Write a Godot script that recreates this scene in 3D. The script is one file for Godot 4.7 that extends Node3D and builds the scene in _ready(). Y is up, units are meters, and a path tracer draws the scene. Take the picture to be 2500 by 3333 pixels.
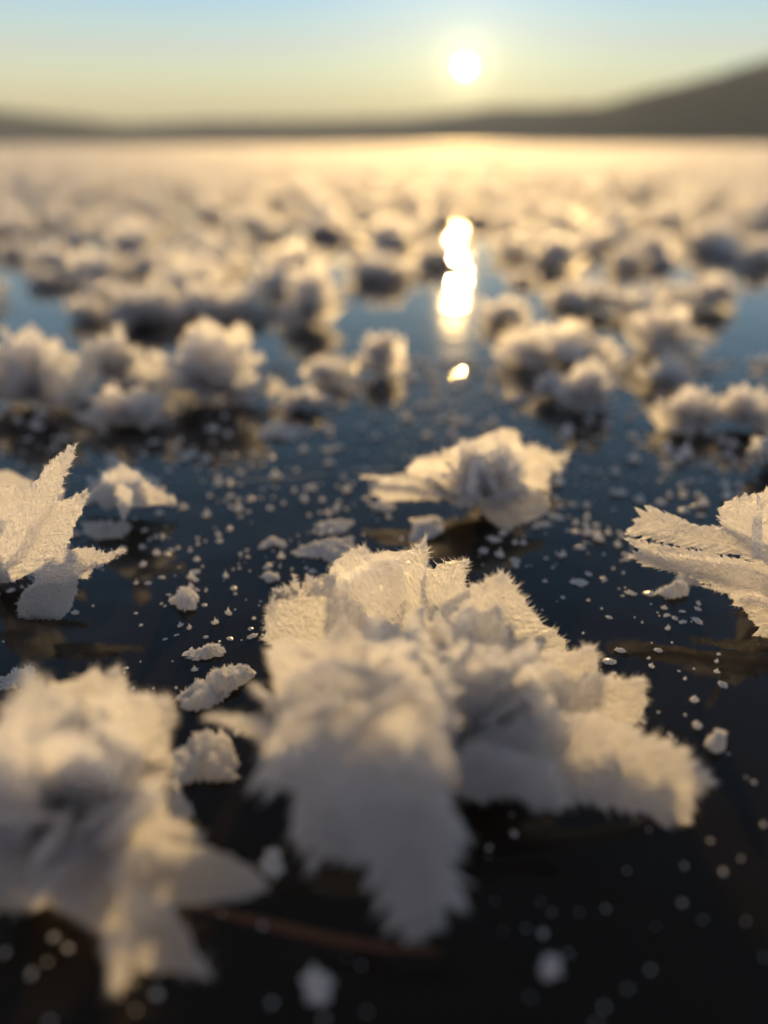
extends Node3D
# Frost flowers on black lake ice, looking into a low sun. Units are metres; the lens is 5 cm above the ice.

const CAM_H := 0.05
const PITCH := 26.5
const HILL := [[0.0, 0.0], [0.06, 0.09], [0.2, 0.3], [0.45, 0.62], [0.75, 0.9], [1.0, 1.0], [1.25, 0.8], [1.7, 0.0]]
const FOCAL_PX := 2406.0            # focal length in pixels of the 2500 x 3333 photograph
var sun_dir := Vector3.ZERO
var M := {}
var taken := {}
var fine := FastNoiseLite.new()
var leaf_meshes := []
var grain_meshes := []
var flake_meshes := []

# ------------------------------------------------------------------ helpers
func ray(px: float, py: float) -> Vector3:
	var d := Vector3((px - 1250.0) / FOCAL_PX, (1666.5 - py) / FOCAL_PX, -1.0)
	return d.rotated(Vector3.RIGHT, deg_to_rad(-PITCH))

func ground(px: float, py: float, y := 0.0) -> Vector3:
	var d := ray(px, py)
	return Vector3(0, CAM_H, 0) + d * ((y - CAM_H) / d.y)

func on_plane(px: float, py: float, p: Vector3, n: Vector3) -> Vector3:
	var o := Vector3(0, CAM_H, 0)
	var d := ray(px, py)
	return o + d * ((p - o).dot(n) / d.dot(n))

func numbered(called: String) -> String:
	var k: int = taken.get(called, 0)
	taken[called] = k + 1
	return called if k == 0 else "%s_%03d" % [called, k]

func tag(o: Node, label: String, category: String, group := "", kind := "") -> void:
	if label: o.set_meta("label", label)
	if category: o.set_meta("category", category)
	if group: o.set_meta("group", group)
	if kind: o.set_meta("kind", kind)

func thing(called: String, at: Vector3, label: String, category: String, group := "") -> Node3D:
	var o := Node3D.new()
	o.name = numbered(called)
	add_child(o)
	o.position = at
	tag(o, label, category, group)
	return o

func inst(mesh: Mesh, called: String, m: Material, parent: Node) -> MeshInstance3D:
	var o := MeshInstance3D.new()
	o.name = called if parent != self else numbered(called)
	o.mesh = mesh
	o.material_override = m
	parent.add_child(o, true)
	return o

func to_mesh(v: PackedVector3Array, idx: PackedInt32Array) -> ArrayMesh:
	var a := []
	a.resize(Mesh.ARRAY_MAX)
	a[Mesh.ARRAY_VERTEX] = v
	a[Mesh.ARRAY_INDEX] = idx
	var am := ArrayMesh.new()
	am.add_surface_from_arrays(Mesh.PRIMITIVE_TRIANGLES, a)
	return am

func spike(v: PackedVector3Array, idx: PackedInt32Array, p: Vector3, d: Vector3, r: float) -> void:
	var a := d.cross(Vector3(0.31, 0.77, -0.55)).normalized() * r
	var b := d.normalized().cross(a)
	var k := v.size()
	v.append(p + a)
	v.append(p - a * 0.5 + b * 0.87)
	v.append(p - a * 0.5 - b * 0.87)
	v.append(p + d)
	idx.append_array(PackedInt32Array([k, k + 3, k + 1, k + 1, k + 3, k + 2, k + 2, k + 3, k]))

# A feathery ice plate in its own x-y plane: a midrib from the origin along +x, barbs that run from it to a toothed outline, ridged on both faces and furred with needles.
func plate_mesh(poly: PackedVector2Array, rib: float, o: Dictionary) -> ArrayMesh:
	var rng := RandomNumberGenerator.new()
	rng.seed = o.get("seed", 1)
	var ds: float = o.get("ds", 0.0003)
	var th: float = o.get("th", 0.0005)
	var depth: float = o.get("depth", 0.0006)
	var ridge: float = o.get("ridge", 0.00022)
	var curl: float = o.get("curl", 0.0)
	var rows: int = o.get("rows", 9)
	var barb: float = o.get("barb", 0.8)
	var per: int = o.get("per", 4)
	var edge := PackedVector2Array()
	var n := poly.size()
	var carry := 0.0
	for i in n:
		var a := poly[i]
		var b := poly[(i + 1) % n]
		var l := a.distance_to(b)
		var t := carry
		while t < l:
			edge.append(a.lerp(b, t / l))
			t += ds
		carry = t - l
	var m := edge.size()
	var v := PackedVector3Array()
	var idx := PackedInt32Array()
	var big := 1.0
	var wob: float = rng.randf() * 100.0
	var roots := PackedVector2Array()
	var ends := PackedVector2Array()
	var tooth := 1.0
	var phase := PackedFloat32Array()
	var left := 0
	var long := 4
	for i in m:
		if left == 0:
			long = rng.randi_range(maxi(2, per - 1), per + 3)
			left = long
		phase.append(1.0 - float(left) / long)
		left -= 1
	for i in m:
		var e := edge[i]
		var along := clampf(e.x - barb * absf(e.y), 0.0, rib * 0.93)
		var r := Vector2(along, 0.0)
		var ph := phase[i]
		if ph == 0.0:
			tooth = rng.randf_range(0.1, 1.15)
			if rng.randf() < 0.14: tooth *= 2.2
		big = fine.get_noise_2d(e.x * 4000.0 + wob, e.y * 4000.0)
		var d := (e - r).normalized()
		var out_by := depth * (tooth * (absf(ph - 0.45) * -2.2 + 0.6) + 1.5 * big)
		roots.append(r)
		ends.append(e + d * out_by + Vector2(absf(out_by) * 0.4, 0))
	for side in [1.0, -1.0]:
		var k0 := v.size()
		for i in m:
			var ph := phase[i]
			var saw := (1.0 - absf(ph - 0.5) * 2.0) - 0.5
			for j in rows + 1:
				var u := float(j) / rows
				var p := roots[i].lerp(ends[i], u)
				var body := th * 0.5 * (1.0 - 0.8 * u * u)
				var rel := ridge * saw * smoothstep(0.05, 0.3, u) * (1.0 - 0.5 * u)
				rel += ridge * 1.3 * fine.get_noise_3d(p.x * 9000.0 + wob, p.y * 9000.0, side * 40.0) + ridge * 1.5 * fine.get_noise_3d(p.x * 46000.0 + wob, p.y * 46000.0, side * 90.0)
				var mid := curl * (p.y * p.y - 0.6 * p.x * p.x) / 0.01 + 0.0009 * fine.get_noise_3d(p.x * 900.0, p.y * 900.0, wob)
				v.append(Vector3(p.x, p.y, mid + side * (body + (rel if u < 0.99 else 0.0))))
		for i in m:
			var i2 := (i + 1) % m
			for j in rows:
				var a := k0 + i * (rows + 1) + j
				var b := k0 + i2 * (rows + 1) + j
				if side > 0.0:
					idx.append_array(PackedInt32Array([a, b, a + 1, b, b + 1, a + 1]))
				else:
					idx.append_array(PackedInt32Array([a, a + 1, b, b, a + 1, b + 1]))
	# rim between the two faces
	var half := m * (rows + 1)
	for i in m:
		var a := i * (rows + 1) + rows
		var b := ((i + 1) % m) * (rows + 1) + rows
		idx.append_array(PackedInt32Array([a, b, a + half, b, b + half, a + half]))
	var spikes: int = o.get("spikes", 0)
	var slen: float = o.get("slen", 0.0007)
	var srad: float = o.get("srad", 0.00007)
	for i in m:
		if rng.randf() < float(spikes) / 1600.0:
			var d2 := (ends[i] - roots[i]).normalized()
			spike(v, idx, v[i * (rows + 1) + rows] - Vector3(d2.x, d2.y, 0) * 0.00005, Vector3(d2.x + rng.randfn(0, 0.3), d2.y + rng.randfn(0, 0.3), rng.randfn(0, 0.35)).normalized() * slen * rng.randf_range(0.4, 1.3), srad)
	for s in int(spikes * 2.2):
		var i := rng.randi() % m
		var u := sqrt(rng.randf())
		var j := clampi(int(u * rows), 1, rows)
		var side := 1.0 if rng.randf() < 0.6 else -1.0
		var at := v[(0 if side > 0 else half) + i * (rows + 1) + j]
		var dir2 := (ends[i] - roots[i]).normalized()
		var d := Vector3(dir2.x, dir2.y, 0) * rng.randf_range(0.2, 1.0) + Vector3(rng.randfn(0, 0.35), rng.randfn(0, 0.35), side * rng.randf_range(0.15, 0.9))
		spike(v, idx, at, d.normalized() * slen * rng.randf_range(0.35, 1.3), srad * rng.randf_range(0.35, 1.0))
	return to_mesh(v, idx)

# A plate whose outline is given in photograph pixels and lies on the plane through (anchor pixel, height) with normal n.
func plate_px(parent: Node3D, pts: Array, root: Vector2, tip: Vector2, at: Vector3, n: Vector3, o: Dictionary) -> MeshInstance3D:
	n = n.normalized()
	var p0 := on_plane(root.x, root.y, at, n)
	var p1 := on_plane(tip.x, tip.y, at, n)
	var e1 := (p1 - p0).normalized()
	var e2 := n.cross(e1).normalized()
	var poly := PackedVector2Array()
	for k in range(0, pts.size(), 2):
		var q := on_plane(pts[k], pts[k + 1], at, n) - p0
		poly.append(Vector2(q.dot(e1), q.dot(e2)))
	if Geometry2D.is_polygon_clockwise(poly):
		poly.reverse()
	var mi := inst(plate_mesh(poly, p0.distance_to(p1), o), "crystal_plate", M.frost, parent)
	mi.transform = Transform3D(Basis(e1, e2, n), p0 - parent.position)
	return mi

func leaf_poly(l: float, w: float, rng: RandomNumberGenerator) -> PackedVector2Array:
	var poly := PackedVector2Array()
	var peak := rng.randf_range(0.4, 0.7)
	var skew := rng.randf_range(-0.25, 0.25)
	for s in [1.0, -1.0]:
		for k in 7:
			var t := k / 6.0
			if s < 0: t = 1.0 - t
			var f := pow(t / peak, 0.75) if t < peak else pow((1.0 - t) / (1.0 - peak), 0.85)
			poly.append(Vector2(t * l, s * w * maxf(f, 0.02) * (1.0 + s * skew)))
	if Geometry2D.is_polygon_clockwise(poly): poly.reverse()
	return poly

func leaf_basis(dir: Vector3, roll: float) -> Basis:
	var e1 := dir.normalized()
	var up := Vector3.UP if absf(e1.y) < 0.9 else Vector3.BACK
	var e2 := up.cross(e1).normalized().rotated(e1, roll)
	return Basis(e1, e2, e1.cross(e2))

# Fills the heart of a flower with blades that fan out from its foot.
func fill(parent: Node3D, centre: Vector3, rad: Vector3, count: int, seed_: int, at_least := 0.05) -> void:
	var rng := RandomNumberGenerator.new()
	rng.seed = seed_
	for k in count:
		var az := TAU * (k * 0.618 + rng.randf() * 0.2)
		var el := asin(clampf(at_least + (1.0 - at_least) * pow((k + 0.5) / count, 0.8), 0.0, 0.97))
		var d := Vector3(cos(az) * cos(el), sin(el), sin(az) * cos(el))
		var l := (d * rad).length() * rng.randf_range(0.7, 1.0)
		var mi := inst(leaf_meshes[rng.randi() % leaf_meshes.size()], "crystal_blade", M.frost, parent)
		var s := l / 0.012
		mi.transform = Transform3D(leaf_basis(d * rad, rng.randf_range(-1.2, 1.2)) * Basis.from_scale(Vector3(s, s * rng.randf_range(0.8, 1.2), s)), centre + d * rad * 0.08)

# Tiny bare facets scattered over a flower's crystals.
func spangle(parent: Node3D, each: int, size: float, seed_: int) -> void:
	var rng := RandomNumberGenerator.new()
	rng.seed = seed_
	var v := PackedVector3Array()
	var idx := PackedInt32Array()
	for c in parent.get_children():
		var va: PackedVector3Array = c.mesh.surface_get_arrays(0)[Mesh.ARRAY_VERTEX]
		for k in each:
			var q: Vector3 = c.transform * va[rng.randi() % va.size()]
			if q.y < 0.0003: continue
			var a := Vector3(rng.randfn(), rng.randfn(), rng.randfn()).normalized()
			var b := a.cross(Vector3(rng.randfn(), rng.randfn(), rng.randfn())).normalized()
			var s := size * rng.randf_range(0.5, 1.5)
			var n := a.cross(b)
			var k0 := v.size()
			for w in 6: v.append(q + (a * cos(TAU * w / 6) + b * sin(TAU * w / 6)) * s)
			v.append(q - n * s * 0.7)
			for w in range(1, 5): idx.append_array(PackedInt32Array([k0, k0 + w, k0 + w + 1]))
			for w in 6: idx.append_array(PackedInt32Array([k0 + w, k0 + 6, k0 + (w + 1) % 6]))
	var o := inst(to_mesh(v, idx), "sparkling_facets", M.spangle, parent)
	o.set_meta("kind", "stuff")

func lump_mesh(poly: PackedVector2Array, h: float, seed_: int, spikes := 420, ds := 0.00018) -> ArrayMesh:
	var rng := RandomNumberGenerator.new()
	rng.seed = seed_
	var c := Vector2.ZERO
	for p in poly: c += p / poly.size()
	var edge := PackedVector2Array()
	var n := poly.size()
	for i in n:
		var a := poly[i]
		var b := poly[(i + 1) % n]
		var steps := maxi(1, int(a.distance_to(b) / ds))
		for k in steps: edge.append(a.lerp(b, float(k) / steps))
	var m := edge.size()
	var rows := 14
	var v := PackedVector3Array()
	var idx := PackedInt32Array()
	for i in m:
		var e := edge[i] + (edge[i] - c).normalized() * rng.randf_range(-1.0, 1.0) * ds * 1.6
		for j in rows + 1:
			var u := float(j) / rows
			var p := c.lerp(e, u)
			var nz := fine.get_noise_3d(p.x * 4500.0, p.y * 4500.0, seed_ * 7.0)
			var nf := fine.get_noise_3d(p.x * 14000.0, p.y * 14000.0, seed_ * 3.0)
			var y := h * pow(1.0 - pow(u, 2.6), 0.6) * (0.7 + 1.3 * nz + 1.0 * nf)
			v.append(Vector3(p.x, maxf(y, 0.00004) if u < 0.99 else -0.00003, p.y))
	for i in m:
		for j in rows:
			var a := i * (rows + 1) + j
			var b := ((i + 1) % m) * (rows + 1) + j
			idx.append_array(PackedInt32Array([a, a + 1, b, b, a + 1, b + 1]))
	for s in spikes:
		var q := v[(rng.randi() % m) * (rows + 1) + 1 + rng.randi() % (rows - 1)]
		var d := Vector3(rng.randfn(0, 0.6), rng.randf_range(0.2, 1.0), rng.randfn(0, 0.6)).normalized()
		spike(v, idx, q, d * rng.randf_range(0.0002, 0.0005), 0.00007)
	return to_mesh(v, idx)

func flake_px(pts: Array, h: float, seed_: int, label: String) -> void:
	var c := Vector3.ZERO
	var q := []
	for k in range(0, pts.size(), 2):
		q.append(ground(pts[k], pts[k + 1]))
	for p in q: c += p / q.size()
	var poly := PackedVector2Array()
	for p in q: poly.append(Vector2(p.x - c.x, p.z - c.z))
	if not Geometry2D.is_polygon_clockwise(poly): poly.reverse()
	var o := inst(lump_mesh(poly, h * 0.6, seed_), "frost_flake", M.grain, self)
	o.position = c
	tag(o, label, "frost flake", "")

# A kernel of frost: round below, drawn out to a point above (tall), or low and flat.
func grain_mesh(seed_: int, tall: float, flat: float) -> ArrayMesh:
	var rng := RandomNumberGenerator.new()
	rng.seed = seed_
	var v := PackedVector3Array()
	var idx := PackedInt32Array()
	var segs := 9
	var prof := [[0.0, -0.05], [0.75, 0.0], [1.0, 0.28], [0.86, 0.6], [0.52, 0.9], [0.2, 1.05 + tall * 0.35], [0.0, 1.1 + tall]]
	for r in prof.size():
		for s in segs:
			var a := TAU * s / segs
			var rr: float = prof[r][0] * (1.0 + rng.randf_range(-0.22, 0.22) + 0.25 * sin(a * 2.0 + seed_))
			v.append(Vector3(cos(a) * rr * (1.0 + 0.5 * flat), prof[r][1] * (1.0 - 0.55 * flat) * (1.0 + (rng.randf_range(-0.08, 0.08) if r > 1 else 0.0)), sin(a) * rr))
	for r in prof.size() - 1:
		for s in segs:
			var a := r * segs + s
			var b := r * segs + (s + 1) % segs
			idx.append_array(PackedInt32Array([a, b, a + segs, b, b + segs, a + segs]))
	for k in 14:
		var q := v[segs * 2 + rng.randi() % (segs * 3)]
		spike(v, idx, q * 0.95, (q + Vector3(rng.randfn(0, 0.3), 0.3, rng.randfn(0, 0.3))).normalized() * rng.randf_range(0.25, 0.6), 0.13)
	return to_mesh(v, idx)

# ------------------------------------------------------------------ light
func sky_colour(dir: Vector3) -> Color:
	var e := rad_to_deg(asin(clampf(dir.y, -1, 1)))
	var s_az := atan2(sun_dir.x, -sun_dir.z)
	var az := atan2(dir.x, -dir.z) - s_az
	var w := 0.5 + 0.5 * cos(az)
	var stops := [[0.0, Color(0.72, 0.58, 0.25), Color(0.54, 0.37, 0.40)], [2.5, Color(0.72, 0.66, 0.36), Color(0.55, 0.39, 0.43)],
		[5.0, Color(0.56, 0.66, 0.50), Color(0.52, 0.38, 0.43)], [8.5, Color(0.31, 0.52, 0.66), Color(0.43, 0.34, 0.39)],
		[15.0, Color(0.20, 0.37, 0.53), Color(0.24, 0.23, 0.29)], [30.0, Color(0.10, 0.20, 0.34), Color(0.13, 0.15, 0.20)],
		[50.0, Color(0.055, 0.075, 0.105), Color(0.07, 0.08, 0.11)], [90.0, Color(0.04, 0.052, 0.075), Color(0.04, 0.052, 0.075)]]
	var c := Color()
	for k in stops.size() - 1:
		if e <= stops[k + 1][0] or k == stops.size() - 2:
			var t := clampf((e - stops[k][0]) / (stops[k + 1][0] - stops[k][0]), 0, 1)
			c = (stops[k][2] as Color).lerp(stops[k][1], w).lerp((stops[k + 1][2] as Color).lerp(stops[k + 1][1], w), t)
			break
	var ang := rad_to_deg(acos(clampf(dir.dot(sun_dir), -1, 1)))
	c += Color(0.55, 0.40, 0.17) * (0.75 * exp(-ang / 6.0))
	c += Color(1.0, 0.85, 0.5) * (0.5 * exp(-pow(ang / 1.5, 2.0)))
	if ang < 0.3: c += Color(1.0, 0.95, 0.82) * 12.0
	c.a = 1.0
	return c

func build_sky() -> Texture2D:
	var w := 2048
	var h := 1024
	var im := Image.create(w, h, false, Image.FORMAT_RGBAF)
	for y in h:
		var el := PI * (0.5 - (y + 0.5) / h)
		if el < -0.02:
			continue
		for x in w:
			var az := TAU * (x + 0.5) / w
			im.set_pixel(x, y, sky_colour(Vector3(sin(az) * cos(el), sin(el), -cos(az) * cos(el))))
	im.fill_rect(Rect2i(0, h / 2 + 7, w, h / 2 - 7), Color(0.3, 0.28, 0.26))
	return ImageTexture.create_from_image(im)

func noise_tex(freq: float, seed_: int, kind := FastNoiseLite.TYPE_SIMPLEX_SMOOTH, octaves := 4, size := 512) -> NoiseTexture2D:
	var f := FastNoiseLite.new()
	f.noise_type = kind
	f.frequency = freq
	f.seed = seed_
	f.fractal_octaves = octaves
	var t := NoiseTexture2D.new()
	t.width = size
	t.height = size
	t.seamless = true
	t.noise = f
	return t

func materials() -> void:
	var f := StandardMaterial3D.new()
	f.albedo_color = Color(0.975, 0.97, 0.97)
	f.roughness = 0.64
	f.metallic_specular = 0.36
	f.backlight_enabled = true
	f.backlight = Color(0.78, 0.78, 0.78)
	f.refraction_enabled = true
	f.refraction_scale = 0.031
	f.albedo_color.a = 0.1
	f.cull_mode = BaseMaterial3D.CULL_DISABLED
	M.frost = f
	var gr: StandardMaterial3D = f.duplicate()      # granular frost, whiter and less clear than the plates
	gr.refraction_enabled = false
	gr.albedo_color = Color(0.97, 0.965, 0.96)
	gr.roughness = 0.45
	gr.clearcoat_enabled = true
	gr.clearcoat = 0.7
	gr.clearcoat_roughness = 0.16
	gr.backlight = Color(1.0, 1.0, 1.0)
	M.grain = gr
	var sn: StandardMaterial3D = f.duplicate()
	sn.albedo_color.a = 0.6
	M.snow = sn
	var i := StandardMaterial3D.new()
	i.albedo_color = Color(0.135, 0.11, 0.08)
	i.roughness = 0.05
	i.metallic_specular = 0.36
	i.heightmap_enabled = true
	i.heightmap_texture = noise_tex(0.008, 5, FastNoiseLite.TYPE_SIMPLEX_SMOOTH, 3, 1024)
	i.heightmap_scale = 0.014
	i.uv1_triplanar = true
	i.uv1_world_triplanar = true
	i.uv1_scale = Vector3.ONE * 5.0
	M.ice = i
	var sp := StandardMaterial3D.new()               # clear bare facets that flash in the sun
	sp.albedo_color = Color(0.9, 0.9, 0.92)
	sp.roughness = 0.22
	sp.metallic_specular = 0.5
	sp.cull_mode = BaseMaterial3D.CULL_DISABLED
	M.spangle = sp
	var bd := StandardMaterial3D.new()
	bd.albedo_color = Color(0.125, 0.105, 0.08)
	bd.roughness = 0.05
	bd.metallic_specular = 0.36
	M.bead = bd
	var g := StandardMaterial3D.new()
	var ramp := Gradient.new()
	ramp.colors = PackedColorArray([Color(0.20, 0.22, 0.15), Color(0.34, 0.33, 0.25)])
	var gt := noise_tex(0.02, 9)
	gt.color_ramp = ramp
	g.albedo_texture = gt
	g.uv1_triplanar = true
	g.uv1_world_triplanar = true
	g.uv1_scale = Vector3.ONE * 0.004
	g.roughness = 1.0
	M.hill = g
	var tr := StandardMaterial3D.new()
	tr.albedo_color = Color(0.25, 0.30, 0.22)
	tr.roughness = 1.0
	M.tree = tr
	var r := StandardMaterial3D.new()
	r.albedo_color = Color(0.38, 0.22, 0.11)
	r.roughness = 0.6
	M.reed = r

# ------------------------------------------------------------------ setting
func ice_rings(first: float, last: float, y: float, material: Material, called: String, label: String, ragged_in: bool) -> void:
	var v := PackedVector3Array()
	var nn := PackedVector3Array()
	var idx := PackedInt32Array()
	var sectors := 160
	var r := first
	var rings := 0
	if not ragged_in:
		v.append(Vector3(0, y, 0))
		nn.append(Vector3.UP)
	var k0 := v.size()
	while r < last:
		for s in sectors:
			var a := TAU * s / sectors
			var d := r * (1.0 + (0.6 * fine.get_noise_2d(cos(a) * 160.0, sin(a) * 160.0) if ragged_in and rings == 0 else 0.0))
			v.append(Vector3(cos(a) * d, y, sin(a) * d))
			nn.append(Vector3.UP)
		r *= 1.13 if rings > 0 or not ragged_in else 1.7
		rings += 1
	if not ragged_in:
		for s in sectors:
			idx.append_array(PackedInt32Array([0, 1 + s, 1 + (s + 1) % sectors]))
	for k in rings - 1:
		for s in sectors:
			var a := k0 + k * sectors + s
			var b := k0 + k * sectors + (s + 1) % sectors
			idx.append_array(PackedInt32Array([a, a + sectors, b, b, a + sectors, b + sectors]))
	var arr := []
	arr.resize(Mesh.ARRAY_MAX)
	arr[Mesh.ARRAY_VERTEX] = v
	arr[Mesh.ARRAY_NORMAL] = nn
	arr[Mesh.ARRAY_INDEX] = idx
	var am := ArrayMesh.new()
	am.add_surface_from_arrays(Mesh.PRIMITIVE_TRIANGLES, arr)
	var o := inst(am, called, material, self)
	tag(o, label, "ice", "", "structure")

func build_ice() -> void:
	ice_rings(0.004, 5200.0, 0.0, M.ice, "lake_ice", "smooth black lake ice reaching to the far shore", false)

func build_snow() -> void:
	var v := PackedVector3Array()
	var idx := PackedInt32Array()
	var sectors := 160
	var rings := 46
	for k in rings:
		var r := 14.5 * pow(1.135, k)
		for s in sectors + 1:
			var a := lerpf(-PI * 0.5 - 0.75, -PI * 0.5 + 0.75, float(s) / sectors)
			var y := 0.012 + 0.006 * fine.get_noise_2d(a * 900.0, k * 60.0)
			v.append(Vector3(cos(a) * r, y if k > 0 else -0.002, sin(a) * r))
	for k in rings - 1:
		for s in sectors:
			var a := k * (sectors + 1) + s
			idx.append_array(PackedInt32Array([a, a + sectors + 1, a + 1, a + 1, a + sectors + 1, a + sectors + 2]))
	var o := inst(to_mesh(v, idx), "snow_cover", M.snow, self)
	tag(o, "even white frost cover on the ice before the far shore", "snow", "", "structure")

func skyline(px: float) -> float:      # the ridge line, in photograph pixels
	var t := [[-600, 300], [0, 362], [150, 380], [400, 410], [700, 398], [1000, 396], [1300, 388], [1500, 368], [1640, 352], [1800, 354], [1950, 350], [2100, 308], [2250, 272], [2400, 228], [2500, 196], [2800, 130], [3300, 110]]
	for k in t.size() - 1:
		if px <= t[k + 1][0]:
			return lerpf(t[k][1], t[k + 1][1], clampf((px - t[k][0]) / (t[k + 1][0] - t[k][0]), 0, 1))
	return 110.0

func build_hills() -> void:
	var v := PackedVector3Array()
	var idx := PackedInt32Array()
	var cols := 220
	var prof := HILL
	for c in cols + 1:
		var px := lerpf(-800.0, 3400.0, float(c) / cols)
		var d := ray(px, skyline(px))
		var flat := Vector2(d.x, d.z).length()
		var far := lerpf(2600.0, 1500.0, smoothstep(1300.0, 2300.0, px))
		var ridge := far * 1.35
		var top := ridge * d.y / flat
		var out := Vector3(d.x, 0, d.z) / flat
		for p in prof:
			var q: Vector3 = out * (far + (ridge - far) * p[0])
			var y: float = top * p[1] * (1.0 + 0.10 * fine.get_noise_3d(q.x * 0.6, q.z * 0.6, p[0] * 9.0)) - (2.0 if p[1] == 0.0 else 0.0)
			v.append(q + Vector3(0, y, 0))
	var n := prof.size()
	for c in cols:
		for k in n - 1:
			var a := c * n + k
			idx.append_array(PackedInt32Array([a, a + 1, a + n, a + n, a + 1, a + n + 1]))
	var o := inst(to_mesh(v, idx), "hills", M.hill, self)
	tag(o, "dark wooded hills along the far shore of the lake", "hills", "", "structure")

# ------------------------------------------------------------------ frost
func make_leaves() -> void:
	var rng := RandomNumberGenerator.new()
	rng.seed = 77
	for k in 10:
		leaf_meshes.append(plate_mesh(leaf_poly(0.012, rng.randf_range(0.0026, 0.0046), rng), 0.012,
			{"seed": 300 + k, "ds": 0.0004, "rows": 6, "depth": 0.0006, "spikes": 260, "slen": 0.0009, "srad": 0.00008, "curl": rng.randf_range(-0.25, 0.25), "th": 0.0006}))
	for k in 4: grain_meshes.append(grain_mesh(20 + k, 0.9 + 0.25 * k, 0.0))
	for k in 4: grain_meshes.append(grain_mesh(40 + k, 0.1, 0.5 + 0.25 * k))

func wide(d: float, tilt := 0.0, side := 0.0) -> Vector3:
	return Vector3(side, tilt, 1.0)

func hero_centre() -> void:
	var base := ground(1400, 2400)
	var t := thing("frost_flower", base, "large fluffy frost flower alone amid black ice, its longest blade drooping above a brown reed", "frost flower", "")
	var o := {"spikes": 900, "slen": 0.0008, "srad": 0.00006, "depth": 0.00045, "ds": 0.00026, "rows": 20}
	var P := func(pts: Array, rx: float, ry: float, tx: float, ty: float, d: float, n: Vector3, more := {}):
		var oo := o.duplicate()
		oo.merge(more, true)
		oo.seed = int(rx * 3 + ty)
		return plate_px(t, pts, Vector2(rx, ry), Vector2(tx, ty), Vector3(0, 0.008, -d), n, oo)
	# tall rear blades
	P.call([1382, 1752, 1386, 1840, 1392, 2000, 1400, 2200, 1330, 2300, 1150, 2250, 1080, 2100, 1085, 1880, 1220, 1812, 1330, 1788], 1330, 2260, 1380, 1760, 0.0665, Vector3(0.15, 0.25, 1), {"spikes": 700})
	P.call([1527, 1812, 1517, 1930, 1480, 2080, 1420, 2220, 1370, 2150, 1375, 1860, 1450, 1838], 1400, 2180, 1520, 1820, 0.0690, Vector3(-0.1, 0.2, 1), {"spikes": 300})
	P.call([1635, 1862, 1560, 1910, 1470, 1960, 1390, 2060, 1380, 2250, 1500, 2420, 1700, 2300, 1850, 2120, 1780, 2045, 1715, 1965, 1665, 1885], 1500, 2400, 1635, 1866, 0.0605, Vector3(0.2, 0.45, 1), {"spikes": 1300})
	P.call([1940, 2108, 1870, 2118, 1780, 2125, 1620, 2160, 1480, 2420, 1600, 2500, 1850, 2400, 1938, 2250, 1945, 2180], 1500, 2460, 1938, 2112, 0.0545, Vector3(0.25, 0.5, 1), {"spikes": 1000})
	P.call([2105, 2210, 2000, 2205, 1900, 2208, 1700, 2230, 1500, 2470, 1700, 2560, 1980, 2480, 2085, 2350, 2102, 2290], 1500, 2480, 2102, 2214, 0.0510, Vector3(0.3, 0.55, 1), {"spikes": 1000})
	P.call([2090, 2395, 2160, 2420, 2230, 2470, 2325, 2540, 2275, 2600, 2240, 2672, 2150, 2680, 2040, 2660, 1930, 2620, 1700, 2570, 1500, 2560, 1440, 2450, 1700, 2330, 1950, 2330], 1470, 2470, 2315, 2545, 0.0455, Vector3(0.15, 0.75, 0.9), {"spikes": 1600, "depth": 0.0011})
	P.call([1480, 2560, 1560, 2610, 1640, 2585, 1750, 2620, 1850, 2610, 1800, 2480, 1550, 2420, 1450, 2480], 1500, 2440, 1760, 2622, 0.0440, Vector3(0.0, 0.5, 1), {"spikes": 800})
	# upper left mound
	P.call([858, 2075, 862, 2010, 905, 1935, 990, 1915, 1075, 1900, 1180, 1960, 1250, 2150, 1150, 2260, 950, 2200], 1160, 2220, 880, 1950, 0.0610, Vector3(-0.2, 0.45, 1), {"spikes": 1100})
	P.call([1082, 1862, 1130, 1800, 1183, 1772, 1215, 1800, 1300, 1808, 1330, 1950, 1280, 2200, 1150, 2150, 1080, 1960], 1240, 2190, 1184, 1776, 0.0650, Vector3(0.0, 0.3, 1), {"spikes": 700})
	# small fern crystals on the rear left rim
	for fpx in [[905, 1945, 895, 1918], [960, 1930, 958, 1868], [1005, 1925, 1000, 1866], [1045, 1915, 1045, 1885], [1075, 1900, 1068, 1878], [930, 1940, 925, 1905]]:
		P.call([fpx[2], fpx[3], fpx[0] + 17, fpx[1] - 25, fpx[0] + 10, fpx[1] + 6, fpx[0] - 10, fpx[1] + 6, fpx[0] - 17, fpx[1] - 25], fpx[0], fpx[1], fpx[2], fpx[3], 0.0640, Vector3(0.1, 0.3, 1), {"spikes": 90, "slen": 0.0005, "th": 0.0002, "ds": 0.0001, "depth": 0.0004, "rows": 5})
	# front left cluster
	P.call([868, 2130, 930, 2072, 1005, 2125, 1060, 2090, 1124, 2024, 1170, 2100, 1212, 2092, 1275, 2150, 1260, 2280, 1100, 2400, 900, 2300], 1090, 2380, 1122, 2030, 0.0465, Vector3(-0.1, 0.5, 1), {"spikes": 1300})
	P.call([822, 2228, 860, 2262, 905, 2285, 960, 2245, 1010, 2300, 1010, 2370, 930, 2370, 880, 2330], 1010, 2345, 826, 2232, 0.0450, Vector3(-0.1, 0.6, 1), {"spikes": 250, "th": 0.0008})
	P.call([658, 2333, 740, 2330, 850, 2336, 960, 2380, 980, 2440, 900, 2440, 820, 2402, 740, 2366], 975, 2415, 662, 2337, 0.0435, Vector3(0.0, 0.7, 1), {"spikes": 160, "depth": 0.0003, "th": 0.0009})
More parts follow.
